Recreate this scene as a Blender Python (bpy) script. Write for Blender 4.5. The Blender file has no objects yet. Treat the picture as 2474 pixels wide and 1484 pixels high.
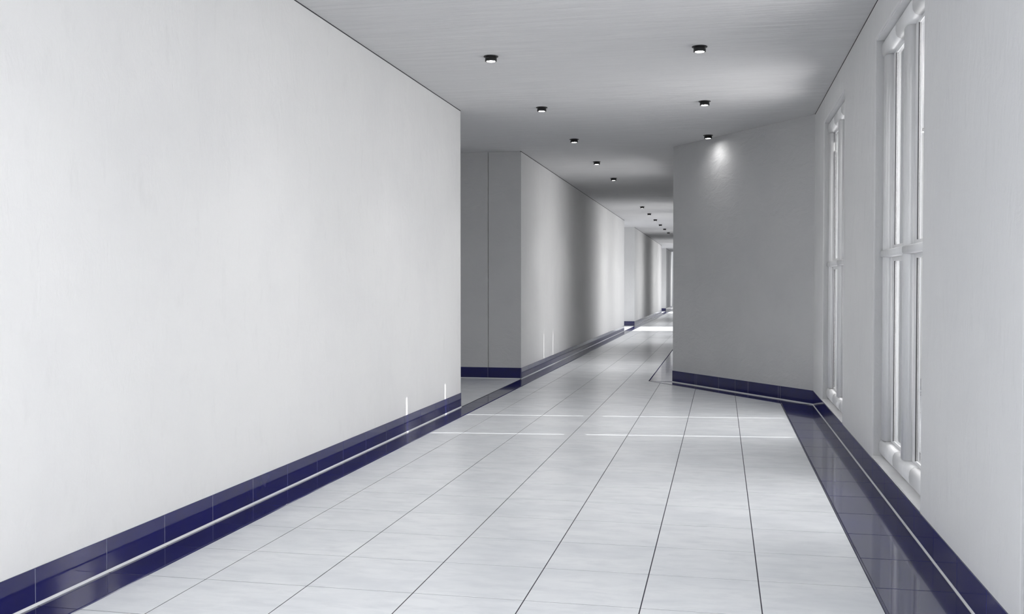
import bpy, bmesh, math, random
from mathutils import Vector, Matrix
random.seed(7)
S = bpy.context.scene
COL = S.collection

# ------------------------------------------------------------------ camera, sky, sun, exposure
EYE = 1.63
F = 2400.0
cam_d = bpy.data.cameras.new('camera')
cam_d.sensor_width = 36.0
cam_d.lens = 36.0 * F / 2474.0
cam_d.clip_end = 500
cam = bpy.data.objects.new('camera', cam_d)
COL.objects.link(cam)
cam.location = (0, 0, EYE)
cam.rotation_euler = (math.radians(90) - math.atan(52 / F), 0, math.atan(506 / F))
S.camera = cam

SKY = 1.6          # overcast-bright cool sky
WIN_W = 27.0  # daylight through a window, W per square metre
BACK_W = 10.0  # added fill light through an invented opening beside and behind the camera, W per square metre
SIDE_W = 1.0  # added fill light through invented openings at the ends of the side recesses
K_NEAR = (1.35, 1.30, 1.65, 1.65)  # window_1 .. window_4
K_FAR = (0.56, 0.70, 0.64, 0.6, 0.6, 0.8)  
SPOT_W = 40.0  # beam of each downlight
SPOT_D = 10.0  # wide-angle one beside the diagonal wall
SUN = 9.0  
LAMP_E = 55.0  
S.view_settings.view_transform = 'Standard'
S.view_settings.look = 'None'
S.view_settings.gamma = 1
S.view_settings.use_curve_mapping = False
S.view_settings.exposure = 0.0

w = bpy.data.worlds.new('sky'); S.world = w; w.use_nodes = True
nt = w.node_tree
bg = nt.nodes['Background']
bg.inputs['Color'].default_value = (0.93, 0.96, 1.0, 1)
bg.inputs['Strength'].default_value = SKY

SUN_S = 0.12                                # sun comes from +X, slightly from +Y
sd = bpy.data.lights.new('sun', 'SUN'); sd.energy = SUN; sd.angle = math.radians(0.2)
sd.color = (1.0, 0.98, 0.95)
so = bpy.data.objects.new('sun', sd); COL.objects.link(so)
sdir = Vector((-1, -SUN_S, -0.645)).normalized()
so.rotation_euler = sdir.to_track_quat('-Z', 'Y').to_euler()
so.location = (20, 20, 15)


def window_light(name, x, y0, y1, z0, z1, k=1.0):
    l = bpy.data.lights.new(name, 'AREA'); l.shape = 'RECTANGLE'
    l.size = z1 - z0; l.size_y = y1 - y0; l.spread = math.radians(160)
    l.energy = WIN_W * k * (y1 - y0) * (z1 - z0)
    l.color = (1.0, 0.985, 0.97)
    o = bpy.data.objects.new(name, l); COL.objects.link(o)
    o.location = (x, (y0 + y1) / 2, (z0 + z1) / 2)
    o.rotation_euler = (0, math.radians(90 - 13), 0)  # shines towards -X and a little down
    return o


S.cycles.max_bounces = 5
S.cycles.diffuse_bounces = 3
S.cycles.glossy_bounces = 3
S.cycles.transparent_max_bounces = 5
S.cycles.use_denoising = True
S.cycles.use_adaptive_sampling = True
S.cycles.adaptive_threshold = 0.03
S.cycles.sample_clamp_indirect = 4.0
S.cycles.caustics_reflective = False
S.cycles.caustics_refractive = False

# ------------------------------------------------------------------ dimensions (metres)
XL, XR, XH = -3.412, 1.235, -0.80           # left wall, right wall, right wall past the diagonal
ZC = 3.96                                    # ceiling
YA, YB = 14.10, 16.95                        # ends of the diagonal wall
T = 0.30                                     # wall thickness
BB = 0.193                                   # skirting height
TILE = 0.6
GY0 = 5.61 - TILE * 8                        # phase of the cross joints
SL, SR, SH = -3.15, 0.806, -1.21             # inner edges of the dark border strips
ZW = 3.66                                    # window head
WINS = [(-1.74, 0.31), (2.46, 4.50), (6.655, 8.70), (10.80, 12.93)]
WINS_FAR = [(18.5, 21.3), (28.3, 31.0), (32.3, 35.2)]
WINS_END = [(41.6, 44.2), (50.9, 53.6), (55.0, 57.9)]
BAYS = [(12.857, 16.95), (35.66, 39.99), (58.4, 63.06)]
YBACK, YEND = -4.0, 70.0
OPEN = (-2.6, 2.6)                           # invented opening of the left wall, cut for the fill lamp beside the camera


# ------------------------------------------------------------------ materials
def mat(name, col, rough=0.5, spec=0.5, metal=0.0, coat=0.0, bump=None, tint=None, rough_var=None):
    """bump = list of (scale xyz, noise detail, strength, distance); tint = (scale xyz, colour2, lo, hi)"""
    m = bpy.data.materials.new(name); m.use_nodes = True
    t = m.node_tree; b = t.nodes['Principled BSDF']
    b.inputs['Base Color'].default_value = (*col, 1)
    b.inputs['Roughness'].default_value = rough
    b.inputs['Specular IOR Level'].default_value = spec
    b.inputs['Metallic'].default_value = metal
    b.inputs['Coat Weight'].default_value = coat
    geo = t.nodes.new('ShaderNodeNewGeometry')

    def noise(sc, detail, dist=0.0):
        mp = t.nodes.new('ShaderNodeMapping'); mp.inputs['Scale'].default_value = sc
        t.links.new(geo.outputs['Position'], mp.inputs['Vector'])
        n = t.nodes.new('ShaderNodeTexNoise'); n.inputs['Scale'].default_value = 1
        n.inputs['Detail'].default_value = min(detail, 5); n.inputs['Roughness'].default_value = 0.6
        n.inputs['Distortion'].default_value = dist
        t.links.new(mp.outputs[0], n.inputs['Vector'])
        return n.outputs['Fac']
    if tint:
        prev = None
        for (sc, c2, lo, hi, detail) in tint:
            mr = t.nodes.new('ShaderNodeMapRange')
            mr.inputs['From Min'].default_value = lo; mr.inputs['From Max'].default_value = hi
            t.links.new(noise(sc, detail, 0.25), mr.inputs['Value'])
            mx = t.nodes.new('ShaderNodeMix'); mx.data_type = 'RGBA'
            t.links.new(mr.outputs[0], mx.inputs['Factor'])
            if prev is None: mx.inputs['A'].default_value = (*col, 1)
            else: t.links.new(prev, mx.inputs['A'])
            mx.inputs['B'].default_value = (*c2, 1)
            prev = mx.outputs['Result']
        t.links.new(prev, b.inputs['Base Color'])
    if rough_var:
        sc, lo, hi = rough_var
        mr = t.nodes.new('ShaderNodeMapRange')
        mr.inputs['From Min'].default_value = 0.3; mr.inputs['From Max'].default_value = 0.7
        mr.inputs['To Min'].default_value = lo; mr.inputs['To Max'].default_value = hi
        t.links.new(noise(sc, 5), mr.inputs['Value'])
        t.links.new(mr.outputs[0], b.inputs['Roughness'])
    if bump:
        prev = None
        for (sc, detail, st, dist) in bump:
            bp = t.nodes.new('ShaderNodeBump'); bp.inputs['Strength'].default_value = st
            bp.inputs['Distance'].default_value = dist
            t.links.new(noise(sc, detail, 0.8), bp.inputs['Height'])
            if prev: t.links.new(prev, bp.inputs['Normal'])
            prev = bp.outputs['Normal']
        t.links.new(prev, b.inputs['Normal'])
    return m


M_WALL = mat('white_plaster', (0.80, 0.80, 0.80), 0.75, 0.25,
             tint=[((1.1, 1.1, 0.9), (0.765, 0.765, 0.77), 0.45, 0.75, 6), ((9, 9, 3), (0.74, 0.74, 0.74), 0.58, 0.9, 8)],
             bump=[((5, 5, 3.0), 10, 0.5, 0.02), ((30, 30, 10), 5, 0.4, 0.005)])
M_SHADED = mat('trowelled_plaster_shaded', (0.66, 0.66, 0.665), 0.75, 0.25,  # plaster darkened to paint in shade on the diagonal and recess walls
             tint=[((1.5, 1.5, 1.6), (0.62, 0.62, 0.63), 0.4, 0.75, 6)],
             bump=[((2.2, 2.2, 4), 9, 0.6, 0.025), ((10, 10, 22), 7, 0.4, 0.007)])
M_CEIL = mat('brushed_plaster', (0.74, 0.74, 0.748), 0.8, 0.2,
             tint=[((1.2, 14, 1), (0.66, 0.66, 0.67), 0.42, 0.75, 9), ((0.5, 0.6, 1), (0.70, 0.70, 0.71), 0.4, 0.7, 3)],
             bump=[((2.2, 22, 1), 8, 0.9, 0.012)])
M_TILE = mat('pale_floor_tile', (0.885, 0.905, 0.93), 0.24, 0.5,
             tint=[((1.3, 2.2, 1), (0.785, 0.81, 0.845), 0.42, 0.68, 9), ((4, 11, 1), (0.745, 0.77, 0.805), 0.46, 0.78, 9)],
             )
M_NAVY = mat('glazed_navy_tile', (0.013, 0.014, 0.11), 0.07, 0.5,
             tint=[((3, 3, 3), (0.016, 0.016, 0.09), 0.4, 0.7, 3)], coat=0.0)
M_NAVYF = mat('glazed_navy_floor_tile', (0.013, 0.014, 0.10), 0.12, 0.5,
              tint=[((3, 3, 3), (0.016, 0.016, 0.08), 0.4, 0.7, 3)], coat=0.4)
M_GROUT = mat('dark_grout', (0.05, 0.05, 0.065), 0.8, 0.2)
M_GROUTW = mat('grey_grout', (0.26, 0.27, 0.38), 0.8, 0.2)
M_COVE = mat('white_joint_strip', (0.82, 0.83, 0.84), 0.4, 0.4)
M_FRAME = mat('white_window_paint', (0.93, 0.93, 0.935), 0.42, 0.5,
              tint=[((8, 8, 2), (0.87, 0.875, 0.885), 0.45, 0.75, 7)],
              bump=[((30, 30, 6), 5, 0.2, 0.003)])
M_DARK = mat('dark_shadow_joint', (0.05, 0.05, 0.055), 0.8, 0.2)
M_MASK = mat('dark_reveal_mask', (0.10, 0.105, 0.11), 0.6, 0.3)
M_BLACK = mat('black_lamp_housing', (0.006, 0.006, 0.007), 0.35, 0.5)
M_ROOF = mat('roof_concrete', (0.6, 0.6, 0.6), 0.85, 0.2, tint=[((0.7, 0.7, 0.7), (0.52, 0.52, 0.53), 0.4, 0.7, 5)])
M_GROUND = mat('outside_paving', (0.28, 0.28, 0.28), 0.85, 0.2, tint=[((0.4, 0.4, 0.4), (0.22, 0.22, 0.23), 0.4, 0.7, 5)])

M_LENS = bpy.data.materials.new('lamp_lens'); M_LENS.use_nodes = True
b = M_LENS.node_tree.nodes['Principled BSDF']
b.inputs['Base Color'].default_value = (0.9, 0.9, 0.9, 1)
b.inputs['Emission Color'].default_value = (1, 0.99, 0.97, 1)
b.inputs['Emission Strength'].default_value = LAMP_E

M_GLASS = bpy.data.materials.new('coated_window_glass'); M_GLASS.use_nodes = True
t = M_GLASS.node_tree
for n in list(t.nodes):
    if n.type == 'BSDF_PRINCIPLED': t.nodes.remove(n)
tr = t.nodes.new('ShaderNodeBsdfTransparent'); tr.inputs['Color'].default_value = (0.93, 0.935, 0.94, 1)
gl = t.nodes.new('ShaderNodeBsdfGlossy'); gl.inputs['Roughness'].default_value = 0.02
gl.inputs['Color'].default_value = (0.95, 0.96, 0.97, 1)
fr = t.nodes.new('ShaderNodeFresnel'); fr.inputs['IOR'].default_value = 2.3
mx = t.nodes.new('ShaderNodeMixShader')
gb = t.nodes.new('ShaderNodeNewGeometry')      # the inner side of each face lets the light straight out
sb_ = t.nodes.new('ShaderNodeMath'); sb_.operation = 'SUBTRACT'; sb_.inputs[0].default_value = 1.0
t.links.new(gb.outputs['Backfacing'], sb_.inputs[1])
mu = t.nodes.new('ShaderNodeMath'); mu.operation = 'MULTIPLY'
# sealed double glazing: light passes several coated faces, transmission = (1 - F) ** 3
om = t.nodes.new('ShaderNodeMath'); om.operation = 'SUBTRACT'; om.inputs[0].default_value = 1.0
t.links.new(fr.outputs[0], om.inputs[1])
pw = t.nodes.new('ShaderNodeMath'); pw.operation = 'POWER'; pw.inputs[1].default_value = 3.0
t.links.new(om.outputs[0], pw.inputs[0])
rf = t.nodes.new('ShaderNodeMath'); rf.operation = 'SUBTRACT'; rf.inputs[0].default_value = 1.0
t.links.new(pw.outputs[0], rf.inputs[1])
t.links.new(rf.outputs[0], mu.inputs[0]); t.links.new(sb_.outputs[0], mu.inputs[1])
t.links.new(mu.outputs[0], mx.inputs[0]); t.links.new(tr.outputs[0], mx.inputs[1]); t.links.new(gl.outputs[0], mx.inputs[2])
t.links.new(mx.outputs[0], t.nodes['Material Output'].inputs['Surface'])


# ------------------------------------------------------------------ helpers
def obj(name, me, m=None, parent=None, loc=None, kind=None, rotz=0.0):
    if isinstance(me, bmesh.types.BMesh):
        d = bpy.data.meshes.new(name); bmesh.ops.recalc_face_normals(me, faces=me.faces[:])
        me.to_mesh(d); me.free(); me = d
        if m: me.materials.append(m)
    o = bpy.data.objects.new(name, me); COL.objects.link(o)
    if loc is not None: o.location = loc
    if rotz: o.rotation_euler = (0, 0, rotz)
    if parent: o.parent = parent
    if kind: o['kind'] = kind
    return o


def empty(name, loc, kind=None):
    o = bpy.data.objects.new(name, None); o.empty_display_size = 0.1; COL.objects.link(o); o.location = loc
    if kind: o['kind'] = kind
    return o


def box_into(bm, x0, x1, y0, y1, z0, z1):
    v = [bm.verts.new(p) for p in ((x0, y0, z0), (x1, y0, z0), (x1, y1, z0), (x0, y1, z0),
                                   (x0, y0, z1), (x1, y0, z1), (x1, y1, z1), (x0, y1, z1))]
    for f in ((3, 2, 1, 0), (4, 5, 6, 7), (0, 1, 5, 4), (1, 2, 6, 5), (2, 3, 7, 6), (3, 0, 4, 7)):
        bm.faces.new([v[i] for i in f])


def box(x0, x1, y0, y1, z0, z1):
    bm = bmesh.new(); box_into(bm, x0, x1, y0, y1, z0, z1); return bm


def inset(poly, c):
    """offset a convex counter-clockwise polygon inwards by c"""
    n = len(poly); out = []
    for i in range(n):
        p0, p1, p2 = poly[i - 1], poly[i], poly[(i + 1) % n]
        d1 = Vector((p1[0] - p0[0], p1[1] - p0[1])); d2 = Vector((p2[0] - p1[0], p2[1] - p1[1]))
        if d1.length < 1e-6 or d2.length < 1e-6: out.append(p1); continue
        d1.normalize(); d2.normalize()
        n1 = Vector((-d1.y, d1.x)); n2 = Vector((-d2.y, d2.x))
        k = 1 + n1.dot(n2)
        if k < 0.2: k = 0.2
        q = Vector((p1[0], p1[1])) + (n1 + n2) * (c / k)
        out.append((q.x, q.y))
    return out


def slab_into(bm, poly, z0, z1, c=0.0008):
    """prism with a small chamfer round its top"""
    low = [bm.verts.new((p[0], p[1], z0)) for p in poly]
    mid = [bm.verts.new((p[0], p[1], z1 - c)) for p in poly]
    top = [bm.verts.new((p[0], p[1], z1)) for p in inset(poly, c)]
    n = len(poly)
    bm.faces.new(top)
    for i in range(n):
        j = (i + 1) % n
        bm.faces.new((low[i], low[j], mid[j], mid[i]))
        bm.faces.new((mid[i], mid[j], top[j], top[i]))


def clip(poly, a, b, c):
    """keep a*x + b*y <= c"""
    out = []
    for i in range(len(poly)):
        p, q = poly[i], poly[(i + 1) % len(poly)]
        dp, dq = a * p[0] + b * p[1] - c, a * q[0] + b * q[1] - c
        if dp <= 0: out.append(p)
        if (dp < 0 < dq) or (dq < 0 < dp):
            s = dp / (dp - dq); out.append((p[0] + s * (q[0] - p[0]), p[1] + s * (q[1] - p[1])))
    r = []
    for p in out:
        if not r or math.hypot(p[0] - r[-1][0], p[1] - r[-1][1]) > 1e-4: r.append(p)
    if len(r) > 1 and math.hypot(r[0][0] - r[-1][0], r[0][1] - r[-1][1]) < 1e-4: r.pop()
    return r


def area(poly):
    return 0.5 * sum(poly[i][0] * poly[(i + 1) % len(poly)][1] - poly[(i + 1) % len(poly)][0] * poly[i][1] for i in range(len(poly))) if len(poly) > 2 else 0


def wall(name, p0, p1, side, holes=(), m=M_WALL, thick=T, z1=ZC, kind='structure', bevel=0.012, end_m=None):
    """vertical wall whose room face runs p0->p1; body lies on `side` (+1 left of the direction, -1 right)."""
    d = Vector((p1[0] - p0[0], p1[1] - p0[1])); L = d.length; d.normalize()
    n = Vector((-d.y, d.x)) * side
    ss = sorted({0.0, L} | {h[0] for h in holes} | {h[1] for h in holes})
    zs = sorted({0.0, z1} | {h[2] for h in holes} | {h[3] for h in holes})

    def solid(i, k):
        if i < 0 or k < 0 or i >= len(ss) - 1 or k >= len(zs) - 1: return False
        a, c = (ss[i] + ss[i + 1]) / 2, (zs[k] + zs[k + 1]) / 2
        return not any(h[0] < a < h[1] and h[2] < c < h[3] for h in holes)
    bm = bmesh.new(); V = {}

    def v(i, k, f):
        if (i, k, f) not in V:
            V[(i, k, f)] = bm.verts.new((d.x * ss[i] + n.x * f * thick, d.y * ss[i] + n.y * f * thick, zs[k]))
        return V[(i, k, f)]
    for i in range(len(ss) - 1):
        for k in range(len(zs) - 1):
            if not solid(i, k): continue
            for f in (0, 1): bm.faces.new((v(i, k, f), v(i + 1, k, f), v(i + 1, k + 1, f), v(i, k + 1, f)))
            if not solid(i - 1, k): bm.faces.new((v(i, k, 0), v(i, k + 1, 0), v(i, k + 1, 1), v(i, k, 1)))
            if not solid(i + 1, k): bm.faces.new((v(i + 1, k, 0), v(i + 1, k + 1, 0), v(i + 1, k + 1, 1), v(i + 1, k, 1)))
            if not solid(i, k - 1): bm.faces.new((v(i, k, 0), v(i + 1, k, 0), v(i + 1, k, 1), v(i, k, 1)))
            if not solid(i, k + 1): bm.faces.new((v(i, k + 1, 0), v(i + 1, k + 1, 0), v(i + 1, k + 1, 1), v(i, k + 1, 1)))
    o = obj(name, bm, m, loc=(p0[0], p0[1], 0), kind=kind)
    if end_m:                                  # end faces take the plaster darkened for recess shade
        o.data.materials.append(end_m)
        for f in o.data.polygons:
            if abs(f.normal.x * d.x + f.normal.y * d.y) > 0.9: f.material_index = 1
    if bevel:
        bv = o.modifiers.new('edge', 'BEVEL'); bv.width = bevel; bv.segments = 2
        bv.limit_method = 'ANGLE'; bv.angle_limit = math.radians(40)
    return o


# ------------------------------------------------------------------ outside
obj('ground', box(-25, 60, -25, 110, -0.5, -0.06), M_GROUND, kind='structure')
bm = bmesh.new()
box_into(bm, -10.2, XH + T, YBACK - 0.4, YEND, ZC + 0.14, ZC + 0.4)
box_into(bm, XH + T, 1.9, YBACK - 0.4, 36.1, ZC + 0.14, ZC + 0.4)  # unseen overhang shaped to keep sun off the far windows
box_into(bm, XH + T, 1.9, 40.6, 59.0, ZC + 0.14, ZC + 0.4)
roof = obj('roof', bm, M_ROOF, kind='structure')
obj('wall_sky_block', box(17.0, 17.3, -20, 79, -0.06, 4.6), M_ROOF, kind='structure')  # unseen wall added to cut bright sky out of the reflections
obj('wall_sky_block_end', box(-12.0, 17.3, 78, 78.3, -0.06, 5.5), M_ROOF, kind='structure')  # unseen wall added to dim the sky past the open end

# ceiling plaster in two fields with the fine expansion joint the photograph shows at mid-corridor
YJ = 26.42
bm = bmesh.new()
# front field follows the diagonal wall's outside so that it does not stick out far
box_into(bm, -10.0, XR + T, YBACK - 0.3, YB + T, ZC, ZC + 0.13)
box_into(bm, -10.0, XH + T, YB + T, YJ - 0.006, ZC, ZC + 0.13)
ceiling = obj('ceiling', bm, M_CEIL, kind='structure')
bm = bmesh.new(); box_into(bm, -10.0, XH + T, YJ + 0.006, YEND, ZC, ZC + 0.13)
ceiling2 = obj('ceiling_far', bm, M_CEIL, kind='structure')

# unseen slabs added outside the windows to block the sun, with slits for streaks
CX0, CX1 = 1.95, 9.0


def sun_blocker(name, x0, x1, y0, y1, gaps, gw):
    """slabs between skewed gaps (skewed like the sun's azimuth); gaps = Y where their light meets the left wall"""
    edges = [(None, y0)]
    polys = []
    prev = lambda x: y0
    for g in gaps + [None]:
        if g is None:
            nxt = lambda x: y1; after = None
        else:
            nxt = lambda x, g=g: g + SUN_S * (x - XL) - gw / 2
            after = lambda x, g=g: g + SUN_S * (x - XL) + gw / 2
        polys.append([(x0, prev(x0)), (x1, prev(x1)), (x1, nxt(x1)), (x0, nxt(x0))])
        prev = after
    root = empty(name, (x0, y0, ZC + 0.1), 'structure')
    for p in polys:
        b_ = bmesh.new(); slab_into(b_, [(q[0] - x0, q[1] - y0) for q in p], 0.0, 0.2, 0.005)
        obj('sun_blocker_slab', b_, M_ROOF, root)
    return root


sun_blocker('sun_blocker', 1.90, CX1, -6.0, 17.6, [10.52, 12.09], 0.05)
sun_blocker('sun_blocker_far', XH + T + 2.4, CX1, 17.6, 36.2, [19.22, 20.30], 0.03)
sun_blocker('sun_blocker_end', XH + T + 2.4, CX1, 40.6, 59.0, [], 0.03)

# ------------------------------------------------------------------ floor
floor = obj('floor', box(-10.0, XR + T, YBACK, YEND, -0.055, -0.0015), M_GROUT, loc=(0, 0, 0), kind='structure')
dg = Vector((SH - SR, 17.02 - 14.17)); dl = dg.length
# half-plane left of the strip's edge line (a*x+b*y<=c)
EA, EB = dg.y / dl, -dg.x / dl
EC = EA * SR + EB * 14.17
GX, GY = 0.0062, 0.0065                       # joint widths
xs = [SR - TILE * i for i in range(7)]        # .806 .. -2.794
cols = [(xs[i + 1], xs[i]) for i in range(6)] + [(SL, xs[6])]
full = None
n_small = 0
rows = int((YEND - GY0) / TILE) + 12
stuff_bm = bmesh.new()
Y_NEAR = 21.0


def add_piece(poly, bmj, name, m, z1=0.0, z0=-0.010):
    if area(poly) < 0.0015: return
    if bmj is not None:
        slab_into(bmj, poly, z0, z1); return
    x0 = min(p[0] for p in poly); y0 = min(p[1] for p in poly)
    b_ = bmesh.new(); slab_into(b_, [(p[0] - x0, p[1] - y0) for p in poly], z0, z1)
    obj(name, b_, m, floor, loc=(x0, y0, 0))


tile_meshes = {}


def add_rect(x0, x1, y0, y1, name, m, z1=0.0):
    key = (round(x1 - x0, 4), round(y1 - y0, 4), name)
    if key not in tile_meshes:
        b_ = bmesh.new(); slab_into(b_, [(0, 0), (x1 - x0, 0), (x1 - x0, y1 - y0), (0, y1 - y0)], -0.010, z1)
        d = bpy.data.meshes.new(name); bmesh.ops.recalc_face_normals(b_, faces=b_.faces[:]); b_.to_mesh(d); b_.free()
        d.materials.append(m); tile_meshes[key] = d
    obj(name, tile_meshes[key], parent=floor, loc=(x0, y0, 0))


for r in range(-10, rows):
    y0 = GY0 + r * TILE; y1 = y0 + TILE
    if y1 > YEND or y0 < YBACK: continue
    a, b2 = y0 + GY / 2, y1 - GY / 2
    near = 1.4 < y0 < Y_NEAR
    for (x0, x1) in cols:
        p = [(x0 + GX / 2, a), (x1 - GX / 2, a), (x1 - GX / 2, b2), (x0 + GX / 2, b2)]
        if y1 < 14.1:
            if near: add_rect(p[0][0], p[1][0], a, b2, 'floor_tile', M_TILE)
            else: slab_into(stuff_bm, p, -0.01, 0)
            continue
        q = clip(p, EA, EB, EC - 0.003)
        if y0 >= 17.02: q = clip(p, 1, 0, SH - 0.003)
        elif y1 > 17.02:
            q2 = clip(clip(p, 0, -1, -17.02), 1, 0, SH - 0.003)
            q = clip(q, 0, 1, 17.02) if len(q) > 2 else []
            if len(q2) > 2: add_piece(q2, None if near else stuff_bm, 'floor_tile', M_TILE)
        if len(q) > 2:
            if near and len(q) == 4 and abs(area(q) - area(p)) < 1e-6: add_rect(p[0][0], p[1][0], a, b2, 'floor_tile', M_TILE)
            else: add_piece(q, None if near else stuff_bm, 'floor_tile', M_TILE)
    # side recesses on the left
    for (b0, b1) in BAYS:
        if y1 < b0 - 0.01 or y0 > b1 - 0.01: continue
        aa, bb = max(a, b0 + 0.002), min(b2, b1 - 0.002)
        if bb - aa < 0.02: continue
        for i in range(10):
            x1 = XL - 0.006 - i * TILE; x0 = x1 - TILE
            if near and i < 4: add_rect(x0 + GX / 2, x1 - GX / 2, aa, bb, 'floor_tile', M_TILE)
            else: slab_into(stuff_bm, [(x0 + GX / 2, aa), (x1 - GX / 2, aa), (x1 - GX / 2, bb), (x0 + GX / 2, bb)], -0.01, 0)
far = obj('floor_tile_field', stuff_bm, M_TILE, floor, kind='stuff')

# navy border strips
bst = bmesh.new()
CV = 0.014                                     # white joint strip between border and skirting
for r in range(-10, rows):
    y0 = GY0 + r * TILE; y1 = y0 + TILE
    if y1 > YEND or y0 < YBACK: continue
    a, b2 = y0 + GY / 2, y1 - GY / 2
    near = 1.4 < y0 < Y_NEAR
    for (x0, x1, lo, hi) in ((XL + CV, SL - 0.016, -99, 999), (SR + 0.016, XR - CV, -99, 14.16), (SH + 0.016, XH - CV, 17.02, 999)):
        aa, bb = max(a, lo), min(b2, hi)
        if bb - aa < 0.03: continue
        if near: add_rect(x0, x1, aa, bb, 'border_tile', M_NAVYF)
        else: slab_into(bst, [(x0, aa), (x1, aa), (x1, bb), (x0, bb)], -0.01, 0)
obj('border_tile_field', bst, M_NAVYF, floor, kind='stuff')

# diagonal border: between edge line E0->E1 and wall line W0->W1
W0, W1 = Vector((XR, YA)), Vector((XH, YB))
E0, E1 = Vector((SR, 14.17)), Vector((SH, 17.02))
dW = (W1 - W0); LW = dW.length; dWn = dW.normalized(); nW = Vector((-dWn.y, dWn.x))   # nW points into the corridor
if nW.dot(E0 - W0) < 0: nW = -nW
joints = [0.0, 0.69, 0.735, 1.436, 1.753, 2.181, 2.785, 2.83, LW]


def on_edge(s):                                 # point of the strip's inner edge opposite wall position s
    p = W0 + dWn * s
    de = (E1 - E0).normalized()
    # intersect p + t*nW with the E line
    den = nW.x * de.y - nW.y * de.x
    t_ = ((E0.x - p.x) * de.y - (E0.y - p.y) * de.x) / den
    return p + nW * t_


for k in range(len(joints) - 1):
    s0, s1 = joints[k] + 0.002, joints[k + 1] - 0.002
    lo0, lo1 = W0 + dWn * s0 + nW * CV, W0 + dWn * s1 + nW * CV
    hi0 = (E0 + Vector((0.008, 0.012)) if k == 0 else on_edge(s0)); hi1 = (E1 if k == len(joints) - 2 else on_edge(s1))
    hi0 = hi0 - nW * 0.016; hi1 = hi1 - nW * 0.016
    poly = [tuple(lo0), tuple(hi0), tuple(hi1), tuple(lo1)]
    if area(poly) < 0: poly.reverse()
    add_piece(poly, None, 'border_tile', M_NAVYF)


# raised rounded bead along each strip's inner edge
def bead(p0, p1, name, m, wdt=0.014, hgt=0.005, parent=None, shift=0.0):
    p0, p1 = Vector(p0), Vector(p1); d = (p1 - p0); L = d.length; d.normalize(); n = Vector((-d.y, d.x))
    bm = bmesh.new(); rows_ = []
    prof = [(-wdt / 2, -0.012), (-wdt / 2, hgt * 0.3), (-wdt / 4, hgt * 0.85), (0, hgt), (wdt / 4, hgt * 0.85), (wdt / 2, hgt * 0.3), (wdt / 2, -0.012)]
    for s in (0, L):
        rows_.append([bm.verts.new((d.x * s + n.x * (u + shift), d.y * s + n.y * (u + shift), z)) for u, z in prof])
    for i in range(len(prof) - 1):
        bm.faces.new((rows_[0][i], rows_[0][i + 1], rows_[1][i + 1], rows_[1][i]))
    bm.faces.new(rows_[0]); bm.faces.new(rows_[1][::-1])
    o = obj(name, bm, m, parent, loc=(p0.x, p0.y, 0))
    for f in o.data.polygons: f.use_smooth = len(f.vertices) == 4
    return o


bead((SL - 0.008, YBACK), (SL - 0.008, YEND), 'edge_bead', M_NAVYF, parent=floor)
bead((SR + 0.008, YBACK), (SR + 0.008, 14.18), 'edge_bead', M_NAVYF, parent=floor)
bead(tuple(E0 - nW * 0.008), tuple(E1 - nW * 0.008), 'edge_bead', M_NAVYF, parent=floor)
bead((SH + 0.008, 17.02), (SH + 0.008, YEND), 'edge_bead', M_NAVYF, parent=floor)


# white joint strip at the foot of the walls
def cove(p0, p1, side, name):
    p0, p1 = Vector(p0), Vector(p1); d = (p1 - p0); L = d.length; d.normalize(); n = Vector((-d.y, d.x)) * side
    bm = bmesh.new(); prof = [(0, -0.01), (CV - 0.001, -0.01), (CV - 0.001, 0.003), (CV * 0.6, 0.007), (CV * 0.3, 0.015), (0, 0.015)]
    rr = [[bm.verts.new((d.x * s + n.x * u, d.y * s + n.y * u, z)) for u, z in prof] for s in (0, L)]
    for i in range(len(prof)):
        j = (i + 1) % len(prof); bm.faces.new((rr[0][i], rr[0][j], rr[1][j], rr[1][i]))
    bm.faces.new(rr[0]); bm.faces.new(rr[1][::-1])
    return obj(name, bm, M_COVE, loc=(p0.x, p0.y, 0), kind='structure')


segs = [(YBACK, BAYS[0][0]), (BAYS[0][1], BAYS[1][0]), (BAYS[1][1], BAYS[2][0]), (BAYS[2][1], YEND)]
tn = 1
for (a, b2) in segs:
    cove((XL, a), (XL, b2), -1, 'trim_%d' % tn); tn += 1
cove((XR, YBACK), (XR, YA), 1, 'trim_%d' % tn); tn += 1
cove(tuple(W0), tuple(W1), 1, 'trim_%d' % tn); tn += 1
cove((XH, YB), (XH, BAYS[1][0] + 0.4), 1, 'trim_%d' % tn); tn += 1
for (a, b2) in BAYS:
    cove((XL - 0.02, b2), (-9.5, b2), 1, 'trim_%d' % tn); tn += 1


# ------------------------------------------------------------------ skirting of navy tiles
skirt_cache = {}


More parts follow.
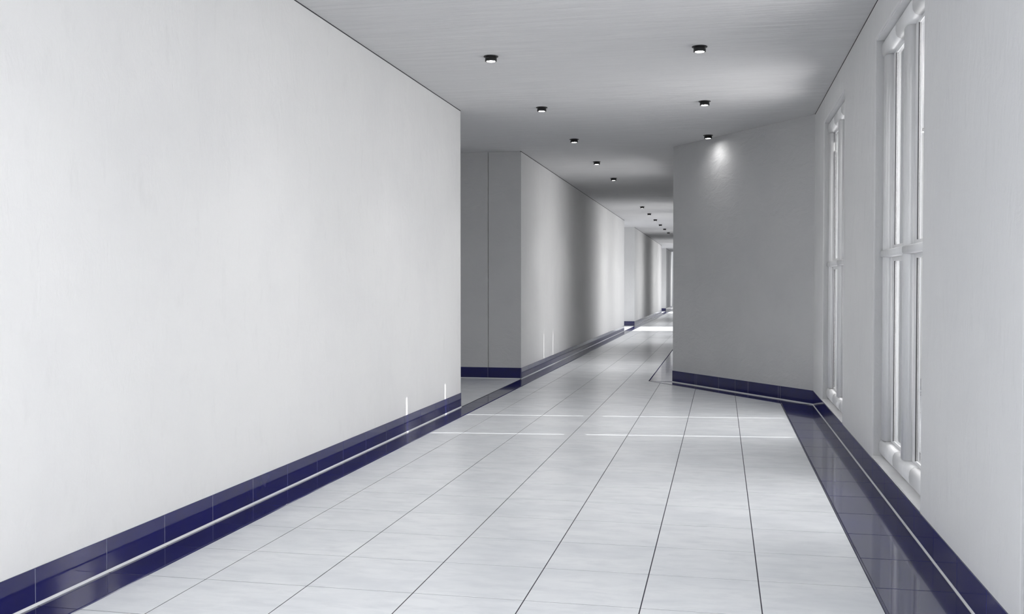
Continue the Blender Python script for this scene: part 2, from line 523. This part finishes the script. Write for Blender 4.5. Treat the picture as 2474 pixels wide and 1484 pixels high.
def skirting(name, p0, p1, side, js, near_to=1e9):
    """tiles stand against the wall face p0->p1, side +1: room lies left of the direction. js = joint distances"""
    p0, p1 = Vector(p0), Vector(p1); d = (p1 - p0); L = d.length; d.normalize()
    ang = math.atan2(d.y, d.x); t_ = 0.007
    root = empty(name, (p0.x, p0.y, 0), 'structure')
    root.rotation_euler = (0, 0, ang)
    js = [0.0] + [j for j in sorted(js) if 0.01 < j < L - 0.01] + [L]
    g = 0.0036
    bm_far = bmesh.new(); nf = 0
    # light bedding behind the tiles shows in the joints
    obj('joint_filler', box(0.001, L - 0.001, *sorted((0, side * (t_ - 0.0012))), 0.013, BB - 0.002), M_GROUTW, root)
    for i in range(len(js) - 1):
        a_, b_ = js[i] + (g / 2 if i else 0), js[i + 1] - (g / 2 if i < len(js) - 2 else 0)
        if b_ - a_ < 0.01: continue
        if js[i] < near_to:
            key = (round(b_ - a_, 4), side)
            if key not in skirt_cache:
                bm = bmesh.new(); box_into(bm, 0, b_ - a_, *sorted((0.0, side * t_)), 0.0, BB - 0.014)
                bmesh.ops.recalc_face_normals(bm, faces=bm.faces[:])
                ed = [e for e in bm.edges if abs(e.verts[0].co.y - side * t_) < 1e-5 and abs(e.verts[1].co.y - side * t_) < 1e-5]
                bmesh.ops.bevel(bm, geom=ed, offset=0.0015, segments=1, affect='EDGES')
                dd = bpy.data.meshes.new('skirting_tile'); bm.to_mesh(dd); bm.free(); dd.materials.append(M_NAVY)
                skirt_cache[key] = dd
            obj('skirting_tile', skirt_cache[key], parent=root, loc=(a_, 0, 0.014))
        else:
            box_into(bm_far, a_, b_, *sorted((0.0, side * t_)), 0.014, BB); nf += 1
    if nf: obj('skirting_tile_run', bm_far, M_NAVY, root, kind='stuff')
    else: bm_far.free()
    return root


def grid(y0, y1):
    return [GY0 + k * TILE - y0 for k in range(-20, 140) if y0 < GY0 + k * TILE < y1]


skirting('baseboard_left', (XL, YBACK), (XL, segs[0][1]), -1, grid(*segs[0]), 99)
skirting('baseboard_left_middle', (XL, segs[1][0]), (XL, segs[1][1]), -1, grid(*segs[1]), 8)
skirting('baseboard_left_far', (XL, segs[2][0]), (XL, segs[2][1]), -1, grid(*segs[2]), 0)
skirting('baseboard_left_end', (XL, segs[3][0]), (XL, segs[3][1]), -1, grid(*segs[3]), 0)
skirting('baseboard_right', (XR, YBACK), (XR, YA), 1, grid(YBACK, YA))
skirting('baseboard_diagonal', tuple(W0), tuple(W1), 1, joints)
skirting('baseboard_right_far', (XH, YB), (XH, BAYS[1][0] + 0.4), 1, grid(YB, 36.06), 0)
for nm, (a, b2) in zip(('baseboard_recess', 'baseboard_recess_middle', 'baseboard_recess_far'), BAYS):
    skirting(nm, (XL - 0.003, b2), (-9.4, b2), 1, [0.59 + 0.6 * i for i in range(10)])

# ------------------------------------------------------------------ walls
wall('wall_left', (XL, YBACK), (XL, segs[0][1]), 1, holes=[(OPEN[0] - YBACK, OPEN[1] - YBACK, 0.25, 3.6)], bevel=0.004)
wall('wall_left_middle', (XL, segs[1][0]), (XL, YJ - 0.004), 1, thick=0.584, end_m=M_SHADED, bevel=0.004)
wall('wall_left_middle_panel', (XL, YJ + 0.004), (XL, segs[1][1]), 1, bevel=0.004)
wall('wall_left_far', (XL, segs[2][0]), (XL, segs[2][1]), 1, thick=0.584, bevel=0.004)
wall('wall_left_end', (XL, segs[3][0]), (XL, segs[3][1]), 1, thick=0.584, bevel=0.004)
# side recess backs, in two panels with the joint the photograph shows
for k, (a, b2) in enumerate(BAYS):
    sfx = ('', '_middle', '_far')[k]
    wall('wall_recess' + sfx, (-9.7, b2), (-4.004, b2), 1, m=M_SHADED if k == 0 else M_WALL, bevel=0.003)
    wall('wall_recess_side' + sfx, (-9.4, a - 0.4), (-9.4, b2), 1, m=M_SHADED, holes=[(0.9, b2 - a, 0.0, 2.3)], bevel=0.003)
    rl = bpy.data.lights.new('recess_fill_light', 'AREA'); rl.shape = 'RECTANGLE'; rl.size = 2.2; rl.size_y = b2 - a - 1.0  # added fill lamp behind the invented end opening
    rl.energy = SIDE_W * rl.size * rl.size_y; rl.color = (0.97, 0.985, 1.0)
    ro = bpy.data.objects.new('recess_fill_light', rl); COL.objects.link(ro)
    ro.location = (-9.4 - T - 0.03, (a + b2) / 2 + 0.1, 1.15); ro.rotation_euler = (0, math.radians(-90 + 15), 0)
    wall('wall_recess_front' + sfx, (-9.4, a - T), (XL - T, a - T), 1, m=M_SHADED, bevel=0.003)
# right
wall('wall_right', (XR, YBACK), (XR, YA + 0.02), -1,
     holes=[(a - YBACK, b2 - YBACK, 0.197, ZW) for a, b2 in WINS])
ang_w = wall('wall_diagonal', tuple(W0), tuple(W1 + dWn * 0.0), -1, m=M_SHADED, bevel=0.003)
wall('wall_right_far', (XH, YB + 0.005), (XH, 36.05), -1,
     holes=[(a - YB - 0.005, b2 - YB - 0.005, 0.197, ZW) for a, b2 in WINS_FAR], bevel=0.003)
wall('wall_right_end', (XH, 40.2), (XH, 58.9), -1,
     holes=[(a - 40.2, b2 - 40.2, 0.197, ZW) for a, b2 in WINS_END], bevel=0.003)
wall('wall_back', (XL - T, YBACK), (XR + T, YBACK), -1, bevel=0.003)
bl = bpy.data.lights.new('camera_side_fill', 'AREA'); bl.shape = 'RECTANGLE'; bl.size = 3.3; bl.size_y = OPEN[1] - OPEN[0] - 0.1  # added fill lamp outside the invented opening
bl.energy = BACK_W * 3.3 * bl.size_y; bl.color = (0.90, 0.94, 1.0)
bo = bpy.data.objects.new('camera_side_fill', bl); COL.objects.link(bo)
bo.location = (XL - T - 0.9, (OPEN[0] + OPEN[1]) / 2, 1.95); bo.rotation_euler = (0, math.radians(-90 + 30), 0)



wall('wall_lamp_block', (XH + T, 40.2), (1.9, 40.2), 1, bevel=0.003)  # unseen wall added to hide the window lamp from reflections
wall('wall_right_last', (XH, 63.6), (XH, YEND), -1, bevel=0.003)
wall('wall_lamp_block_far', (XH + T, 63.3), (1.9, 63.3), 1, bevel=0.003)  # unseen wall added to screen the last bay the same way


# thin dark strip painting in the shadow gap between wall tops and ceiling
def joint(name, p0, p1, side):
    p0, p1 = Vector(p0), Vector(p1); d = (p1 - p0); L = d.length; d.normalize()
    o = obj(name, box(0, L, *sorted((-side * 0.02, side * 0.0015)), 0, 0.010), M_DARK, loc=(p0.x, p0.y, ZC - 0.0102), kind='structure')
    o.rotation_euler = (0, 0, math.atan2(d.y, d.x))


for (a, b2) in segs:
    joint('trim_%d' % tn, (XL, a), (XL, b2), -1); tn += 1
joint('trim_%d' % tn, (XR, YBACK), (XR, YA), 1); tn += 1


# ------------------------------------------------------------------ windows
def round_bar(L, hx, hy, axis, n=14, power=2.6):
    """bar with a rounded (superelliptic) section; axis 'z' upright, 'y' lying"""
    bm = bmesh.new(); ring = []
    for i in range(n):
        a_ = 2 * math.pi * i / n
        c_, s_ = math.cos(a_), math.sin(a_)
        u = math.copysign(abs(c_) ** (2 / power), c_) * hx; v_ = math.copysign(abs(s_) ** (2 / power), s_) * hy
        ring.append((u, v_))
    rr = []
    for s in (0, L):
        rr.append([bm.verts.new((u, v_, s) if axis == 'z' else (u, s, v_)) for u, v_ in ring])
    for i in range(n):
        j = (i + 1) % n; bm.faces.new((rr[0][i], rr[0][j], rr[1][j], rr[1][i]))
    bm.faces.new(rr[0]); bm.faces.new(rr[1][::-1])
    return bm


def smooth(o):
    for f in o.data.polygons: f.use_smooth = len(f.vertices) == 4
    return o


def window(name, xw, y0, y1, lamp_name, G=0.008, k=1.0):
    z0, z1 = 0.197, ZW
    root = empty(name, (xw, y0, z0), 'structure')
    W = y1 - y0; Hh = z1 - z0

    def P(nm, bm, m=M_FRAME, loc=(0, 0, 0), sm=False):
        o = obj(nm, bm, m, root, loc=loc)
        if sm: smooth(o)
        return o
    cx = 0.105                                        # centre of the frame bars, measured from the wall face
    sill_t = 0.014
    # sill with rounded nose
    b_ = box(-0.006, 0.165, 0.004, W - 0.004, 0.0, sill_t)
    bmesh.ops.bevel(b_, geom=[e for e in b_.edges if all(abs(v.co.x + 0.006) < 1e-5 for v in e.verts) and e.calc_length() > 1], offset=0.005, segments=2, affect='EDGES')
    P('sill', b_)
    # upright bars: two jamb posts and the centre mullion
    zb = sill_t + 0.15; zt = Hh - 0.16
    for (yc, nm) in ((G + 0.09, 'post'), (W - G - 0.09, 'post'), (W / 2 + 0.005, 'mullion')):
        P(nm, round_bar(zt - zb, 0.045, 0.09 if nm == 'post' else 0.10, 'z'), loc=(cx, yc, zb), sm=True)
    P('gasket', box(cx - 0.012, cx + 0.04, W - G - 0.003, W - 0.0005, sill_t + 0.02, zt), M_DARK)
    # top and bottom rails in lengths with fine joints
    n = 3; Ls = (W - 2 * 0.004) / n
    for i in range(n):
        P('top_rail', round_bar(Ls - 0.005, 0.058, 0.075, 'y'), loc=(cx, 0.004 + i * Ls, Hh - 0.085), sm=True)
        P('bottom_rail', round_bar(Ls - 0.005, 0.055, 0.072, 'y'), loc=(cx, 0.004 + i * Ls, sill_t + 0.078), sm=True)
        b_ = box(0.012, 0.30, 0.003 + i * Ls, 0.003 + (i + 1) * Ls - 0.006, Hh - 0.009, Hh - 0.0005)
        P('soffit_board', b_)
    # transom passing in front of the posts
    zt_ = 1.89 - z0
    P('transom', round_bar((W - 2 * G) / 2, 0.052, 0.032, 'y', power=4), loc=(cx - 0.004, G, zt_), sm=True)
    P('transom', round_bar((W - 2 * G) / 2, 0.052, 0.032, 'y', power=4), loc=(cx - 0.004, W / 2, zt_), sm=True)
    # inner sash frames and glass, four panes
    for (a_, b2_) in ((G + 0.17, W / 2 - 0.085), (W / 2 + 0.095, W - G - 0.17)):
        for (c_, d_) in ((zb - 0.02, zt_ - 0.02), (zt_ + 0.02, zt + 0.02)):
            bm = bmesh.new(); s = 0.045; sf = s if name == 'window_2' else 0.15   # stile on the far side is broader
            box_into(bm, cx + 0.012, cx + 0.045, a_, a_ + s, c_, d_)
            box_into(bm, cx + 0.012, cx + 0.045, b2_ - sf, b2_, c_, d_)
            box_into(bm, cx + 0.012, cx + 0.045, a_ + s, b2_ - sf, c_, c_ + s)
            box_into(bm, cx + 0.012, cx + 0.045, a_ + s, b2_ - sf, d_ - s, d_)
            P('sash', bm)
            P('gasket', box(cx + 0.008, cx + 0.046, b2_ - 0.001, b2_ + 0.007, c_, d_), M_DARK)
            P('gasket', box(cx + 0.005, cx + 0.0125, b2_ - sf - 0.006, b2_ - sf, c_ + s, d_ - s), M_DARK)
            P('pane', box(cx + 0.0135, cx + 0.0195, a_ + s - 0.008, b2_ - sf + 0.008, c_ + s - 0.008, d_ - s + 0.008), M_GLASS)
    # added dark lining that dims the lamp-lit reveal outside the glass
    bm = bmesh.new(); xa, xb, e = cx + 0.048, T + 0.01, 0.012
    box_into(bm, xa, xb, 0.001, e, 0.001, Hh - 0.001); box_into(bm, xa, xb, W - e, W - 0.001, 0.001, Hh - 0.001)
    box_into(bm, xa, xb, e, W - e, 0.001, e); box_into(bm, xa, xb, e, W - e, Hh - e - 0.01, Hh - 0.01)
    box_into(bm, cx + 0.046, cx + 0.06, e, 0.17, e, Hh - e); box_into(bm, cx + 0.046, cx + 0.06, W - 0.17, W - e, e, Hh - e)
    box_into(bm, cx + 0.046, cx + 0.062, W / 2 - 0.08, W / 2 + 0.09, e, Hh - e)
    P('reveal_mask', bm, M_MASK)
    window_light(lamp_name, xw + T + 0.42, y0 + 0.05, y1 - 0.05, z0 + 0.05, z1 - 0.05, k)
    return root


wn = 1
for (a, b2) in [WINS[2], WINS[3], WINS[1], WINS[0]]:
    window('window_%d' % wn, XR, a, b2, 'window_daylight', k=K_NEAR[wn - 1]); wn += 1
for (a, b2), k in zip(WINS_FAR + WINS_END, K_FAR):
    window('window_%d' % wn, XH, a, b2, 'window_daylight', k=k); wn += 1


# ------------------------------------------------------------------ ceiling downlights
def lathe(prof, n=32):
    bm = bmesh.new(); rr = []
    for (r, z) in prof:
        if r < 1e-6: rr.append([bm.verts.new((0, 0, z))] * n)
        else: rr.append([bm.verts.new((r * math.cos(2 * math.pi * i / n), r * math.sin(2 * math.pi * i / n), z)) for i in range(n)])
    for k in range(len(prof) - 1):
        for i in range(n):
            j = (i + 1) % n
            vs = [rr[k][i], rr[k][j], rr[k + 1][j], rr[k + 1][i]]
            vs = list(dict.fromkeys(vs))
            if len(vs) > 2: bm.faces.new(vs)
    return bm


def downlight(x, y, label):
    root = empty('downlight', (x, y, ZC)); root['label'] = label; root['category'] = 'ceiling light'
    root['group'] = 'black downlights on the ceiling'
    return root


lamps = [(-2.279, 6.83, 'left-hand one of the added, unseen downlight pair overhead, above the top edge of the picture'),  # first three pairs are added out of view to brighten the floor
         (-0.216, 6.83, 'right-hand one of the added, unseen downlight pair overhead, above the top edge of the picture'),
         (-2.279, 3.90, 'left-hand one of the added, unseen downlight pair a step in front of the camera, out of frame'),
         (-0.216, 3.90, 'right-hand one of the added, unseen downlight pair a step in front of the camera, out of frame'),
         (-2.279, 0.97, 'left-hand one of the added, unseen downlight pair straight above the camera, out of frame'),
         (-0.216, 0.97, 'right-hand one of the added, unseen downlight pair straight above the camera, out of frame'),
         (-2.277, 9.756, 'black round downlight nearest the camera in the left-hand ceiling row'),
         (-0.216, 9.772, 'largest black downlight, first of the right-hand row'),
         (-2.284, 12.715, 'second black downlight of the left-hand ceiling row'),
         (-0.216, 12.713, 'middle one of the three downlights in the right-hand row'),
         (-2.279, 15.608, 'third black downlight from the front in the left-hand row'),
         (-0.211, 15.62, 'black downlight close above the diagonal wall, throwing a pool of light on it'),
         (-2.279, 18.547, 'fourth downlight of the left row, where the ceiling brightens past the recess'),
         (-2.273, 21.469, 'fifth downlight of the left row, last before the dark ceiling band'),
         (-2.271, 29.379, 'first small downlight beyond the dark ceiling band'),
         (-2.269, 32.292, 'second small downlight beyond the dark ceiling band'),
         (-2.268, 35.266, 'third small downlight beyond the dark ceiling band, next to the second recess corner'),
         (-2.268, 38.222, 'tiny downlight on the bright ceiling between the far recess walls'),
         (-2.267, 41.129, 'tiny downlight second from the far end of the row'),
         (-2.265, 44.051, 'farthest tiny black downlight, beside the diagonal wall edge')]
parts = None
for (x, y, lab) in lamps:
    x *= 1.012; y += 0.135; root = downlight(x, y, lab)
    sl = bpy.data.lights.new('downlight_beam', 'SPOT'); sl.spot_size = math.radians(96); sl.spot_blend = 1.0
    sl.energy = SPOT_W
    if x > -1 and abs(y - 15.755) < 0.005: sl.energy = SPOT_D; sl.spot_size = math.radians(144); sl.shadow_soft_size = 0.04
    sl.color = (1.0, 0.99, 0.98)
    sb = bpy.data.objects.new('downlight_beam', sl); COL.objects.link(sb); sb.parent = root; sb.location = (0, 0, -0.058)
    if parts is None:
        f = obj('flange', lathe([(0, 0), (0.074, 0), (0.076, -0.003), (0.074, -0.009), (0.06, -0.012), (0, -0.012)]), M_BLACK, root)
        h = obj('housing', lathe([(0.0, -0.011), (0.058, -0.011), (0.059, -0.03), (0.057, -0.033), (0.060, -0.036), (0.060, -0.066), (0.054, -0.070), (0.050, -0.068), (0.050, -0.058), (0, -0.058)]), M_BLACK, root)
        l = obj('lens', lathe([(0, -0.0625), (0.025, -0.0623), (0.038, -0.0615), (0.042, -0.060), (0.042, -0.0575), (0, -0.0575)]), M_LENS, root)
        for o in (f, h, l):
            for v_ in o.data.vertices: v_.co.z *= 0.78
            for p_ in o.data.polygons: p_.use_smooth = True
            o.data.set_sharp_from_angle(angle=math.radians(35))
        parts = (f, h, l)
    else:
        for o in parts:
            c = o.copy(); c.parent = root; COL.objects.link(c)
